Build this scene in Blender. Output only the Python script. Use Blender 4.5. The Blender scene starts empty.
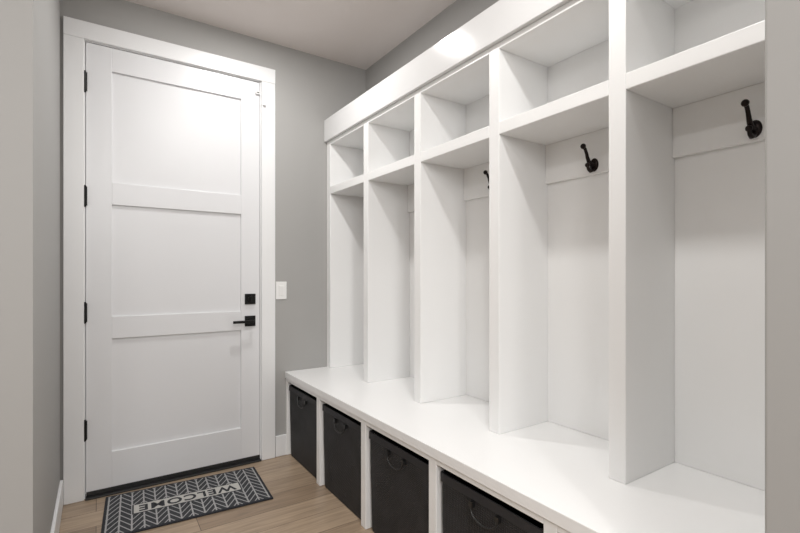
import bpy, math, random
from mathutils import Vector, Matrix
random.seed(3)
SC=bpy.context.scene
COL=SC.collection
# ------------------------------------------------------------ materials
def mat(name,color,rough=0.5,metal=0.0,bump=0.0,bscale=200,var=0.0,spec=0.5):
    m=bpy.data.materials.new(name); m.use_nodes=True
    nt=m.node_tree; b=nt.nodes['Principled BSDF']
    b.inputs['Base Color'].default_value=(*color,1)
    b.inputs['Roughness'].default_value=rough
    b.inputs['Metallic'].default_value=metal
    b.inputs['Specular IOR Level'].default_value=spec
    tc=nt.nodes.new('ShaderNodeTexCoord')
    n=nt.nodes.new('ShaderNodeTexNoise'); n.inputs['Scale'].default_value=bscale; n.inputs['Detail'].default_value=3
    nt.links.new(tc.outputs['Object'],n.inputs['Vector'])
    if bump>0:
        bp=nt.nodes.new('ShaderNodeBump'); bp.inputs['Strength'].default_value=bump; bp.inputs['Distance'].default_value=0.002
        nt.links.new(n.outputs['Fac'],bp.inputs['Height']); nt.links.new(bp.outputs['Normal'],b.inputs['Normal'])
    if var>0:
        r=nt.nodes.new('ShaderNodeMapRange')
        r.inputs['To Min'].default_value=1-var; r.inputs['To Max'].default_value=1+var
        nt.links.new(n.outputs['Fac'],r.inputs['Value'])
        mx=nt.nodes.new('ShaderNodeVectorMath'); mx.operation='SCALE'; mx.inputs[0].default_value=color
        nt.links.new(r.outputs['Result'],mx.inputs['Scale']); nt.links.new(mx.outputs['Vector'],b.inputs['Base Color'])
    return m
M_WALL=mat('wall_paint_grey',(0.385,0.38,0.37),0.7)
M_CEIL=mat('ceiling_paint',(0.78,0.73,0.705),0.85)
M_TRIM=mat('trim_white_semigloss',(0.83,0.835,0.84),0.35)
M_DOOR=mat('door_white_semigloss',(0.77,0.775,0.79),0.32)
M_LOCK=mat('locker_white_paint',(0.89,0.89,0.885),0.28)
M_FASC=mat('fascia_white_gloss',(0.76,0.76,0.76),0.14)
M_BLACK=mat('black_metal',(0.012,0.012,0.012),0.4,0.6)
M_BRONZE=mat('oil_rubbed_bronze',(0.016,0.010,0.009),0.32,0.7)
M_RUB=mat('threshold_dark',(0.02,0.02,0.02),0.5)
M_PLAST=mat('switch_plastic',(0.86,0.86,0.85),0.35)
M_BAND=mat('mat_band_lightgrey',(0.50,0.49,0.465),0.95,bump=0.3,bscale=500,var=0.1)
M_LET=mat('mat_letter_dark',(0.03,0.032,0.038),0.95)
M_HANDLE=mat('basket_handle_wire',(0.06,0.06,0.06),0.35,0.8)
M_RIM=mat('basket_rim_band',(0.022,0.022,0.025),0.6,bump=0.3,bscale=600)

def mk_basket():
    m=mat('basket_mesh_fabric',(0.012,0.012,0.014),0.6,bump=0.0)
    nt=m.node_tree; b=nt.nodes['Principled BSDF']
    tc=nt.nodes.new('ShaderNodeTexCoord')
    w1=nt.nodes.new('ShaderNodeTexWave'); w1.bands_direction='Y'; w1.inputs['Scale'].default_value=40
    w2=nt.nodes.new('ShaderNodeTexWave'); w2.bands_direction='Z'; w2.inputs['Scale'].default_value=40
    a=nt.nodes.new('ShaderNodeMath'); a.operation='ADD'
    for w in (w1,w2): nt.links.new(tc.outputs['Object'],w.inputs['Vector'])
    nt.links.new(w1.outputs['Fac'],a.inputs[0]); nt.links.new(w2.outputs['Fac'],a.inputs[1])
    cr=nt.nodes.new('ShaderNodeMapRange'); cr.inputs['From Min'].default_value=0.0; cr.inputs['From Max'].default_value=2.0
    cr.inputs['To Min'].default_value=0.4; cr.inputs['To Max'].default_value=2.2
    n=nt.nodes.new('ShaderNodeTexNoise'); n.inputs['Scale'].default_value=9; n.inputs['Detail'].default_value=4
    nt.links.new(tc.outputs['Object'],n.inputs['Vector'])
    mu=nt.nodes.new('ShaderNodeMath'); mu.operation='MULTIPLY'
    nt.links.new(a.outputs[0],cr.inputs['Value']); nt.links.new(cr.outputs['Result'],mu.inputs[0]); nt.links.new(n.outputs['Fac'],mu.inputs[1])
    sc=nt.nodes.new('ShaderNodeVectorMath'); sc.operation='SCALE'; sc.inputs[0].default_value=(0.022,0.022,0.025)
    nt.links.new(mu.outputs[0],sc.inputs['Scale']); nt.links.new(sc.outputs['Vector'],b.inputs['Base Color'])
    bp=nt.nodes.new('ShaderNodeBump'); bp.inputs['Strength'].default_value=0.7; bp.inputs['Distance'].default_value=0.002
    nt.links.new(a.outputs[0],bp.inputs['Height']); nt.links.new(bp.outputs['Normal'],b.inputs['Normal'])
    return m
M_BASK=mk_basket()

def mk_floor():
    m=bpy.data.materials.new('oak_plank_floor'); m.use_nodes=True
    nt=m.node_tree; L=nt.links; b=nt.nodes['Principled BSDF']
    tc=nt.nodes.new('ShaderNodeTexCoord')
    br=nt.nodes.new('ShaderNodeTexBrick')
    br.inputs['Scale'].default_value=1.0; br.inputs['Brick Width'].default_value=1.1; br.inputs['Row Height'].default_value=0.16
    br.inputs['Mortar Size'].default_value=0.0018; br.inputs['Mortar Smooth'].default_value=0.3
    br.offset=0.37; br.inputs['Bias'].default_value=0.0
    br.inputs['Color1'].default_value=(0.40,0.30,0.21,1); br.inputs['Color2'].default_value=(0.275,0.20,0.137,1)
    br.inputs['Mortar'].default_value=(0.10,0.068,0.048,1)
    L.new(tc.outputs['Object'],br.inputs['Vector'])
    mp=nt.nodes.new('ShaderNodeMapping'); mp.inputs['Scale'].default_value=(1.6,22,1)
    L.new(tc.outputs['Object'],mp.inputs['Vector'])
    n=nt.nodes.new('ShaderNodeTexNoise'); n.inputs['Scale'].default_value=2.5; n.inputs['Detail'].default_value=6; n.inputs['Distortion'].default_value=0.6
    L.new(mp.outputs['Vector'],n.inputs['Vector'])
    r=nt.nodes.new('ShaderNodeMapRange'); r.inputs['From Min'].default_value=0.3; r.inputs['From Max'].default_value=0.7
    r.inputs['To Min'].default_value=0.76; r.inputs['To Max'].default_value=1.18
    L.new(n.outputs['Fac'],r.inputs['Value'])
    s=nt.nodes.new('ShaderNodeVectorMath'); s.operation='SCALE'
    L.new(br.outputs['Color'],s.inputs[0]); L.new(r.outputs['Result'],s.inputs['Scale'])
    L.new(s.outputs['Vector'],b.inputs['Base Color'])
    b.inputs['Roughness'].default_value=0.36
    bp=nt.nodes.new('ShaderNodeBump'); bp.inputs['Strength'].default_value=0.25; bp.inputs['Distance'].default_value=0.002; bp.invert=True
    L.new(br.outputs['Fac'],bp.inputs['Height']); L.new(bp.outputs['Normal'],b.inputs['Normal'])
    return m
M_FLOOR=mk_floor()

def mk_mat():
    m=bpy.data.materials.new('doormat_herringbone'); m.use_nodes=True
    nt=m.node_tree; L=nt.links; b=nt.nodes['Principled BSDF']; b.inputs['Roughness'].default_value=0.95
    tc=nt.nodes.new('ShaderNodeTexCoord'); sp=nt.nodes.new('ShaderNodeSeparateXYZ'); L.new(tc.outputs['Object'],sp.inputs[0])
    def mth(op,a,b_=None,c=None):
        n=nt.nodes.new('ShaderNodeMath'); n.operation=op
        for i,v in enumerate((a,b_,c)):
            if v is None: continue
            if isinstance(v,(int,float)): n.inputs[i].default_value=v
            else: L.new(v,n.inputs[i])
        return n.outputs[0]
    W=0.105; P=0.052
    x=mth('ADD',sp.outputs['X'],10*W)
    y=mth('ADD',sp.outputs['Y'],10*P)
    fx=mth('FRACT',mth('DIVIDE',x,W))
    tri=mth('ABSOLUTE',mth('SUBTRACT',fx,0.5))
    yy=mth('ADD',y,mth('MULTIPLY',tri,W*1.6))
    fy=mth('FRACT',mth('DIVIDE',yy,P))
    line=mth('LESS_THAN',fy,0.20)
    fine=mth('LESS_THAN',mth('FRACT',mth('MULTIPLY',fy,5.0)),0.3)
    mid=mth('LESS_THAN',tri,0.035)
    edge=mth('GREATER_THAN',tri,0.465)
    pat=mth('MAXIMUM',mth('MAXIMUM',line,mid),edge)
    pat=mth('MAXIMUM',pat,mth('MULTIPLY',fine,0.15))
    ax=mth('ABSOLUTE',sp.outputs['X']); ay=mth('ABSOLUTE',sp.outputs['Y'])
    ins=mth('MULTIPLY',mth('LESS_THAN',ax,0.372),mth('LESS_THAN',ay,0.215))
    pat=mth('MULTIPLY',pat,ins)
    n=nt.nodes.new('ShaderNodeTexNoise'); n.inputs['Scale'].default_value=400; L.new(tc.outputs['Object'],n.inputs['Vector'])
    pat=mth('MULTIPLY',pat,mth('MULTIPLY_ADD',n.outputs['Fac'],0.6,0.6))
    mx=nt.nodes.new('ShaderNodeMix'); mx.data_type='RGBA'
    L.new(pat,mx.inputs['Factor']); mx.inputs['A'].default_value=(0.020,0.022,0.028,1); mx.inputs['B'].default_value=(0.40,0.40,0.40,1)
    L.new(mx.outputs['Result'],b.inputs['Base Color'])
    bp=nt.nodes.new('ShaderNodeBump'); bp.inputs['Strength'].default_value=0.6; bp.inputs['Distance'].default_value=0.002
    L.new(n.outputs['Fac'],bp.inputs['Height']); L.new(bp.outputs['Normal'],b.inputs['Normal'])
    return m
M_MAT=mk_mat()
def emis(name,col,st):
    m=bpy.data.materials.new(name); m.use_nodes=True
    b=m.node_tree.nodes['Principled BSDF']; b.inputs['Base Color'].default_value=(*col,1)
    b.inputs['Emission Color'].default_value=(*col,1); b.inputs['Emission Strength'].default_value=st
    return m
M_LENS=emis('lamp_lens',(1,0.97,0.93),12)

# ------------------------------------------------------------ mesh builder
class B:
    def __init__(s): s.v=[];s.f=[];s.m=[];s.s=[];s.mats=[]
    def mi(s,m):
        if m not in s.mats: s.mats.append(m)
        return s.mats.index(m)
    def poly(s,vs,fs,m,smooth=False):
        o=len(s.v); s.v+= [Vector(p) for p in vs]
        for f in fs: s.f.append([i+o for i in f]); s.m.append(s.mi(m)); s.s.append(smooth)
    def box(s,x0,x1,y0,y1,z0,z1,m):
        vs=[(x0,y0,z0),(x1,y0,z0),(x1,y1,z0),(x0,y1,z0),(x0,y0,z1),(x1,y0,z1),(x1,y1,z1),(x0,y1,z1)]
        s.poly(vs,[(0,3,2,1),(4,5,6,7),(0,1,5,4),(1,2,6,5),(2,3,7,6),(3,0,4,7)],m)
    def tube(s,pts,rad,m,n=14,caps=True):
        pts=[Vector(p) for p in pts]
        if isinstance(rad,(int,float)): rad=[rad]*len(pts)
        t=(pts[1]-pts[0]).normalized()
        a=Vector((0,0,1)) if abs(t.z)<0.9 else Vector((1,0,0))
        nrm=(a-t*a.dot(t)).normalized(); vs=[]; fs=[]
        for i,p in enumerate(pts):
            if i==0: tt=(pts[1]-pts[0])
            elif i==len(pts)-1: tt=pts[-1]-pts[-2]
            else: tt=(pts[i+1]-pts[i]).normalized()+(pts[i]-pts[i-1]).normalized()
            tt.normalize(); nrm=(nrm-tt*nrm.dot(tt)).normalized(); bn=tt.cross(nrm)
            for k in range(n):
                an=2*math.pi*k/n; vs.append(p+(nrm*math.cos(an)+bn*math.sin(an))*rad[i])
        for i in range(len(pts)-1):
            for k in range(n):
                fs.append((i*n+k,i*n+(k+1)%n,(i+1)*n+(k+1)%n,(i+1)*n+k))
        s.poly(vs,fs,m,True)
        if caps:
            o=len(vs)-n
            s.poly(vs[:n],[tuple(range(n))[::-1]],m); s.poly(vs[o:],[tuple(range(n))],m)
    def ball(s,c,r,m,nu=14,nv=8,sc=(1,1,1)):
        vs=[];fs=[]
        for j in range(nv+1):
            ph=math.pi*j/nv
            for i in range(nu):
                a=2*math.pi*i/nu
                vs.append((c[0]+r*sc[0]*math.sin(ph)*math.cos(a),c[1]+r*sc[1]*math.sin(ph)*math.sin(a),c[2]+r*sc[2]*math.cos(ph)))
        for j in range(nv):
            for i in range(nu): fs.append((j*nu+i,(j+1)*nu+i,(j+1)*nu+(i+1)%nu,j*nu+(i+1)%nu))
        s.poly(vs,fs,m,True)
    def done(s,name,parent=None,bevel=0.0,origin=None,seg=2):
        if origin is None:
            xs=[v.x for v in s.v];ys=[v.y for v in s.v];zs=[v.z for v in s.v]
            origin=Vector(((min(xs)+max(xs))/2,(min(ys)+max(ys))/2,min(zs)))
        origin=Vector(origin)
        me=bpy.data.meshes.new(name); me.from_pydata([tuple(v-origin) for v in s.v],[],s.f)
        for m in s.mats: me.materials.append(m)
        me.polygons.foreach_set('material_index',s.m); me.polygons.foreach_set('use_smooth',s.s)
        me.update()
        ob=bpy.data.objects.new(name,me); COL.objects.link(ob)
        if parent: 
            ob.parent=parent; ob.location=origin-parent.location
        else: ob.location=origin
        if bevel>0:
            bv=ob.modifiers.new('bevel','BEVEL'); bv.width=bevel; bv.segments=seg; bv.limit_method='ANGLE'; bv.angle_limit=math.radians(40)
        return ob
def empty(name,loc):
    e=bpy.data.objects.new(name,None); e.empty_display_size=0.1; e.location=loc; COL.objects.link(e); return e
def one(name,x0,x1,y0,y1,z0,z1,m,bevel=0):
    b=B(); b.box(x0,x1,y0,y1,z0,z1,m); return b.done(name,bevel=bevel)

# ------------------------------------------------------------ dimensions
YB=2.93; XL=-0.163; XR=1.65; H=2.71
DX0,DX1=-0.053,0.868; DZ0,DZ1=0.012,2.430
# shell
one('floor',-2.3,3.1,-2.7,3.07,-0.08,0,M_FLOOR)
one('ceiling',-2.3,3.1,-2.7,3.07,H,H+0.1,M_CEIL)
b=B()
b.box(XL-0.12,DX0-0.012,YB,YB+0.14,0,H,M_WALL)
b.box(DX1+0.012,XR+0.12,YB,YB+0.14,0,H,M_WALL)
b.box(DX0-0.012,DX1+0.012,YB,YB+0.14,DZ1+0.012,H,M_WALL)
b.done('wall_back')
one('wall_right',XR,XR+0.12,0.27,YB,0,H,M_WALL)
one('wall_left',XL-0.12,XL,1.75,YB,0,H,M_WALL)
one('wall_hall_front',-2.2,XL-0.12,1.75,1.87,0,H,M_WALL)
one('wall_near_right',0.855,3.0,0.14,0.27,0,H,M_WALL,bevel=0.004)
one('wall_hall_left',-2.3,-2.2,-2.6,1.87,0,H,M_WALL)
one('wall_hall_right',3.0,3.1,-2.6,0.27,0,H,M_WALL)
one('wall_hall_rear',-2.3,3.1,-2.7,-2.6,0,H,M_WALL)
# ------------------------------------------------------------ door trim
CW=0.088; g=0.012; t=0.018
b=B()
b.box(DX0-g-CW+0.004,DX0-g+0.004,YB-t,YB,0,DZ1+g-0.004,M_TRIM)
b.box(DX1+g-0.004,DX1+g-0.004+CW,YB-t,YB,0,DZ1+g-0.004,M_TRIM)
b.box(DX0-g-CW+0.004,DX1+g-0.004+CW,YB-t-0.002,YB,DZ1+g-0.004,DZ1+g-0.004+CW+0.004,M_TRIM)
b.done('trim_1',bevel=0.002)
b=B()
b.box(DX0-g,DX0-0.003,YB,YB+0.13,0,DZ1+0.003,M_TRIM)
b.box(DX1+0.003,DX1+g,YB,YB+0.13,0,DZ1+0.003,M_TRIM)
b.box(DX0-g,DX1+g,YB,YB+0.13,DZ1+0.003,DZ1+g,M_TRIM)
b.box(DX0-0.003,DX0+0.012,YB+0.052,YB+0.13,0,DZ1+0.003,M_TRIM)
b.box(DX1-0.012,DX1+0.003,YB+0.052,YB+0.13,0,DZ1+0.003,M_TRIM)
b.box(DX0-0.003,DX1+0.003,YB+0.052,YB+0.13,DZ1-0.012,DZ1+0.003,M_TRIM)
b.done('trim_2')
# ------------------------------------------------------------ door
D=empty('door_1',(DX0,YB,0))
yf=YB+0.002; yb=YB+0.046
b=B()
ST=0.117
zr=[(DZ0,0.226),(0.843,0.963),(1.575,1.695),(2.302,DZ1)]
b.box(DX0,DX0+ST,yf,yb,DZ0,DZ1,M_DOOR); b.box(DX1-ST,DX1,yf,yb,DZ0,DZ1,M_DOOR)
for z0,z1 in zr: b.box(DX0+ST,DX1-ST,yf,yb,z0,z1,M_DOOR)
b.done('slab_frame',D,bevel=0.0015)
b=B()
for i in range(3): b.box(DX0+ST,DX1-ST,yf+0.013,yb-0.013,zr[i][1],zr[i+1][0],M_DOOR)
b.done('panels',D)
b=B()
for zc in (0.365,0.99,1.61,2.218):
    b.tube([(DX0-0.004,YB-0.006,zc-0.05),(DX0-0.004,YB-0.006,zc+0.05)],0.0075,M_BLACK)
    b.ball((DX0-0.004,YB-0.006,zc+0.052),0.006,M_BLACK); b.ball((DX0-0.004,YB-0.006,zc-0.052),0.006,M_BLACK)
    b.box(DX0-0.003,DX0+0.006,YB-0.001,YB+0.0015,zc-0.05,zc+0.05,M_BLACK)
b.done('hinges',D)
hx=0.806
b=B()
b.box(hx-0.033,hx+0.033,yf-0.010,yf,0.866,0.932,M_BLACK)
b.tube([(hx,yf-0.008,0.899),(hx,yf-0.05,0.899)],0.011,M_BLACK)
b.box(hx-0.115,hx+0.012,yf-0.060,yf-0.044,0.891,0.907,M_BLACK)
b.done('lever_handle',D,bevel=0.002)
b=B()
b.box(hx-0.033,hx+0.033,yf-0.012,yf,1.006,1.072,M_BLACK)
b.tube([(hx,yf-0.010,1.039),(hx,yf-0.022,1.039)],0.016,M_BLACK,20)
b.box(hx-0.005,hx+0.005,yf-0.036,yf-0.02,1.021,1.057,M_BLACK)
b.done('deadbolt',D,bevel=0.002)
b=B(); b.box(DX0+0.002,DX1-0.002,yf-0.006,yf,DZ0+0.001,DZ0+0.022,M_RUB); b.done('door_sweep',D)
b=B(); b.box(DX0-0.003,DX1+0.003,YB-0.03,YB+0.05,0,0.010,M_RUB)
b.done('door_threshold',bevel=0.003)
b=B(); b.box(DX1-0.028,DX1-0.004,YB-0.014,YB+0.002,2.350,2.370,M_PLAST); b.box(DX1+0.012,DX1+0.03,YB-0.034,YB-0.0185,2.28,2.38,M_PLAST)
b.box(DX1-0.024,DX1-0.008,YB-0.016,YB-0.013,2.357,2.363,M_BLACK)
b.done('door_contact_sensor',bevel=0.002)
# ------------------------------------------------------------ baseboards
one('baseboard_left',XL,XL+0.014,1.75,YB-0.022,0,0.135,M_TRIM,0.003)
one('baseboard_back',DX1+g+CW,1.043,YB-0.014,YB,0,0.135,M_TRIM,0.003)
one('baseboard_hall',-2.2,XL,1.736,1.75,0,0.135,M_TRIM,0.003)
# ------------------------------------------------------------ light switch
b=B(); sx,sz=1.008,1.09
b.box(sx-0.036,sx+0.036,YB-0.006,YB,sz-0.058,sz+0.058,M_PLAST)
b.box(sx-0.017,sx+0.017,YB-0.009,YB-0.005,sz-0.034,sz+0.034,M_PLAST)
b.poly([(sx-0.014,YB-0.009,sz-0.03),(sx+0.014,YB-0.009,sz-0.03),(sx+0.014,YB-0.013,sz+0.03),(sx-0.014,YB-0.013,sz+0.03),(sx-0.014,YB-0.008,sz+0.03),(sx+0.014,YB-0.008,sz+0.03)],[(0,1,2,3),(3,2,5,4)],M_PLAST)
b.done('light_switch',bevel=0.0015)
# ------------------------------------------------------------ lockers
e=0.002
XF=1.335; BXF=1.032; BZ=0.55; Y0=0.27+e; YE=YB-e; XE=XR-e
SW=0.056
centers=[2.372,1.845,1.316,0.793]
b=B()
xb=XE-0.012
b.box(xb,XE,Y0,YE,BZ,2.12,M_LOCK)
spans=[(YB-0.06,YE)]+[(c-SW/2,c+SW/2) for c in centers]+[(Y0,Y0+SW/2)]
for y0,y1 in spans: b.box(XF,xb,y0,y1,BZ,2.12,M_LOCK)
for i in range(5):
    y1=spans[i][0]; y0=spans[i+1][1]
    b.box(XF,xb,y0,y1,1.752,1.802,M_LOCK)
    b.box(XF,xb,y0,y1,2.095,2.12,M_LOCK)
    b.box(xb-0.018,xb,y0,y1,1.585,1.752,M_LOCK)
b.box(XF-0.02,XE,Y0,YE,2.12,2.272,M_FASC)
lk=b.done('mudroom_lockers',bevel=0.0025)
b=B()
b.box(BXF,XE,Y0,YE,BZ-0.04,BZ,M_LOCK)
fx=BXF+0.008
bc=[2.398,1.872,1.342,0.812]
BW=0.046
yb_sp=[(YB-0.02,YE)]+[(c-BW/2,c+BW/2) for c in bc]+[(Y0,Y0+BW/2)]
for y0,y1 in yb_sp: b.box(fx,XE-0.012,y0,y1,0,BZ-0.04,M_LOCK)
for i in range(5): b.box(fx,fx+0.018,yb_sp[i+1][1],yb_sp[i][0],BZ-0.062,BZ-0.04,M_LOCK)
b.box(XE-0.012,XE,Y0,YE,0,BZ-0.04,M_LOCK)
b.done('locker_bench',bevel=0.0025)
# ------------------------------------------------------------ baskets
def basket(yc,w,first):
    bx0=fx+0.008; bx1=bx0+0.42; h=0.462; tk=0.006; tp=0.012
    b=B()
    def ring(z,ins,x0,x1,bow=0.0):
        ww=w/2-ins
        r=0.02; pts=[]
        for cx,cy,a0 in ((x1-ins-r,ww-r,0),(x0+ins+r,ww-r,90),(x0+ins+r,-ww+r,180),(x1-ins-r,-ww+r,270)):
            for k in range(5):
                a=math.radians(a0+90*k/4); pts.append((cx+r*math.cos(a),yc+cy+r*math.sin(a),z))
            if a0==90:
                # slightly bowed soft front panel
                for k in range(1,8):
                    q=k/8; pts.append((x0+ins+bow*math.sin(math.pi*q),yc+(ww-r)*(1-2*q),z))
        return pts
    zs=[(0.003,tp,0),(0.02,tp-0.002,0.003),(0.15,tp-0.004,0.007),(0.28,tp-0.007,0.008),(h-0.032,0.004,0.004)]
    rA=[ring(z,i,bx0,bx1,bo) for z,i,bo in zs]
    rR=[ring(h-0.031,0.0,bx0,bx1,0.003),ring(h,0.0,bx0,bx1,0.003),ring(h,tk,bx0,bx1,0.003)]
    rI=[ring(h-0.01,tk,bx0,bx1,0.003),ring(0.012,tp+tk,bx0,bx1,0)]
    n=len(rA[0])
    def strip(rs,m,smooth=False):
        vs=sum(rs,[]); fs=[]
        for i in range(len(rs)-1):
            for k in range(n): fs.append((i*n+k,i*n+(k+1)%n,(i+1)*n+(k+1)%n,(i+1)*n+k))
        b.poly(vs,fs,m,smooth)
    strip(rA,M_BASK,True); strip([rA[-1],rR[0]],M_RIM); strip(rR[:2],M_RIM,True); strip(rR[1:],M_RIM); strip([rR[-1]]+rI,M_BASK,True)
    b.poly(rA[0],[tuple(range(n))[::-1]],M_BASK); b.poly(rI[-1],[tuple(range(n))],M_BASK)
    pts=[]
    for k in range(17):
        a=math.pi*k/16
        pts.append((bx0-0.004-0.004*math.sin(a),yc+0.06*math.cos(a),h-0.05-0.04*math.sin(a)**0.8))
    b.tube(pts,0.003,M_HANDLE,8)
    for s in (-1,1): b.box(bx0-0.006,bx0+0.008,yc+s*0.06-0.008,yc+s*0.06+0.008,h-0.055,h-0.036,M_HANDLE)
    b.done('storage_basket')
for i in range(5):
    y1=yb_sp[i][0]; y0=yb_sp[i+1][1]
    basket((y0+y1)/2,(y1-y0)-0.008,i==0)
# ------------------------------------------------------------ coat hooks
def hook(yc,zc):
    xw=xb-0.018
    b=B()
    b.ball((xw-0.001,yc,zc-0.016),0.021,M_BRONZE,20,12,(0.35,0.9,1.25))
    up=[(xw-0.004,yc,zc-0.018),(xw-0.018,yc,zc-0.018),(xw-0.034,yc,zc-0.010),(xw-0.044,yc,zc+0.006),(xw-0.050,yc,zc+0.022),(xw-0.058,yc,zc+0.036),(xw-0.068,yc,zc+0.044)]
    b.tube(up,[0.010,0.009,0.008,0.0068,0.006,0.006,0.0065],M_BRONZE)
    b.ball((xw-0.071,yc,zc+0.046),0.0105,M_BRONZE)
    lo=[(xw-0.004,yc,zc-0.026),(xw-0.014,yc,zc-0.038),(xw-0.026,yc,zc-0.043),(xw-0.037,yc,zc-0.038),(xw-0.043,yc,zc-0.026)]
    b.tube(lo,[0.009,0.008,0.007,0.006,0.006],M_BRONZE)
    b.ball((xw-0.044,yc,zc-0.022),0.0095,M_BRONZE)
    b.done('coat_hook')
for i in range(5):
    hook((spans[i][0]+spans[i+1][1])/2,1.636)
# ------------------------------------------------------------ doormat
mx,my=0.405,2.625
R=empty('doormat',(mx,my,0)); 
b=B(); b.box(-0.385,0.385,-0.228,0.228,0.0005,0.009,M_MAT); o=b.done('mat_body',origin=(0,0,0),bevel=0.003); o.parent=R
b=B(); b.box(-0.262,0.262,-0.052,0.052,0.009,0.0100,M_LET); b.box(-0.255,0.255,-0.046,0.046,0.009,0.0105,M_BAND); o=b.done('text_band',origin=(0,0,0)); o.parent=R
cu=bpy.data.curves.new('welcome_text','FONT'); cu.body='WELCOME'; cu.align_x='CENTER'; cu.align_y='CENTER'; cu.size=0.088; cu.extrude=0.0006; cu.offset=0.0022; cu.space_character=1.15
to=bpy.data.objects.new('tmp_text',cu); COL.objects.link(to)
bpy.context.view_layer.update()
me=bpy.data.meshes.new_from_object(to.evaluated_get(bpy.context.evaluated_depsgraph_get()))
bpy.data.objects.remove(to)
me.materials.clear(); me.materials.append(M_LET)
lo=bpy.data.objects.new('welcome_letters',me); COL.objects.link(lo); lo.parent=R; lo.location=(0,0,0.0112)
R.rotation_euler=(0,0,math.radians(-3.5+180))
# ------------------------------------------------------------ lights
def can(x,y,power,size=0.13):
    b=B()
    n=32
    vs=[];fs=[]
    prof=[(0.095,H-0.001),(0.093,H-0.006),(0.074,H-0.008),(0.068,H-0.001)]
    for r,z in prof:
        for k in range(n):
            a=2*math.pi*k/n; vs.append((x+r*math.cos(a),y+r*math.sin(a),z))
    for i in range(3):
        for k in range(n): fs.append((i*n+k,i*n+(k+1)%n,(i+1)*n+(k+1)%n,(i+1)*n+k))
    b.poly(vs,fs,M_TRIM,True)
    b.poly([(x+0.07*math.cos(2*math.pi*k/n),y+0.07*math.sin(2*math.pi*k/n),H-0.003) for k in range(n)],[tuple(range(n))[::-1]],M_LENS)
    b.done('recessed_light',origin=(x,y,H))
    l=bpy.data.lights.new('downlight_lamp','AREA'); l.shape='DISK'; l.size=size; l.energy=power; l.color=(1,0.985,0.965)
    o=bpy.data.objects.new('downlight_lamp',l); COL.objects.link(o); o.location=(x,y,H-0.012)
can(0.73,2.25,12,0.10)
can(0.73,0.70,13)
can(0.0,-1.2,24)
can(-1.3,0.3,18)
can(1.6,-1.2,18)
l=bpy.data.lights.new('hall_added_fill','AREA'); l.shape='RECTANGLE'; l.size=1.4; l.size_y=1.2; l.energy=50; l.color=(1.0,0.99,0.98)  # added soft fill behind the camera, aimed at the mudroom; no fixture there
o=bpy.data.objects.new('hall_added_fill',l); COL.objects.link(o); o.location=(-0.5,-1.5,H-0.35); o.rotation_euler=(math.radians(50),0,math.radians(-10))
w=bpy.data.worlds.new('world'); SC.world=w; w.use_nodes=True
w.node_tree.nodes['Background'].inputs[0].default_value=(0.9,0.95,1,1); w.node_tree.nodes['Background'].inputs[1].default_value=0.3
# ------------------------------------------------------------ camera
c=bpy.data.cameras.new('camera'); c.sensor_width=36; c.lens=453/800*36; c.shift_y=9.5/800; c.clip_start=0.02
co=bpy.data.objects.new('camera',c); COL.objects.link(co); co.location=(0,0,1.185); co.rotation_euler=(math.radians(90),0,math.radians(-33.7))
SC.camera=co
SC.view_settings.view_transform='Standard'
SC.view_settings.exposure=0.0
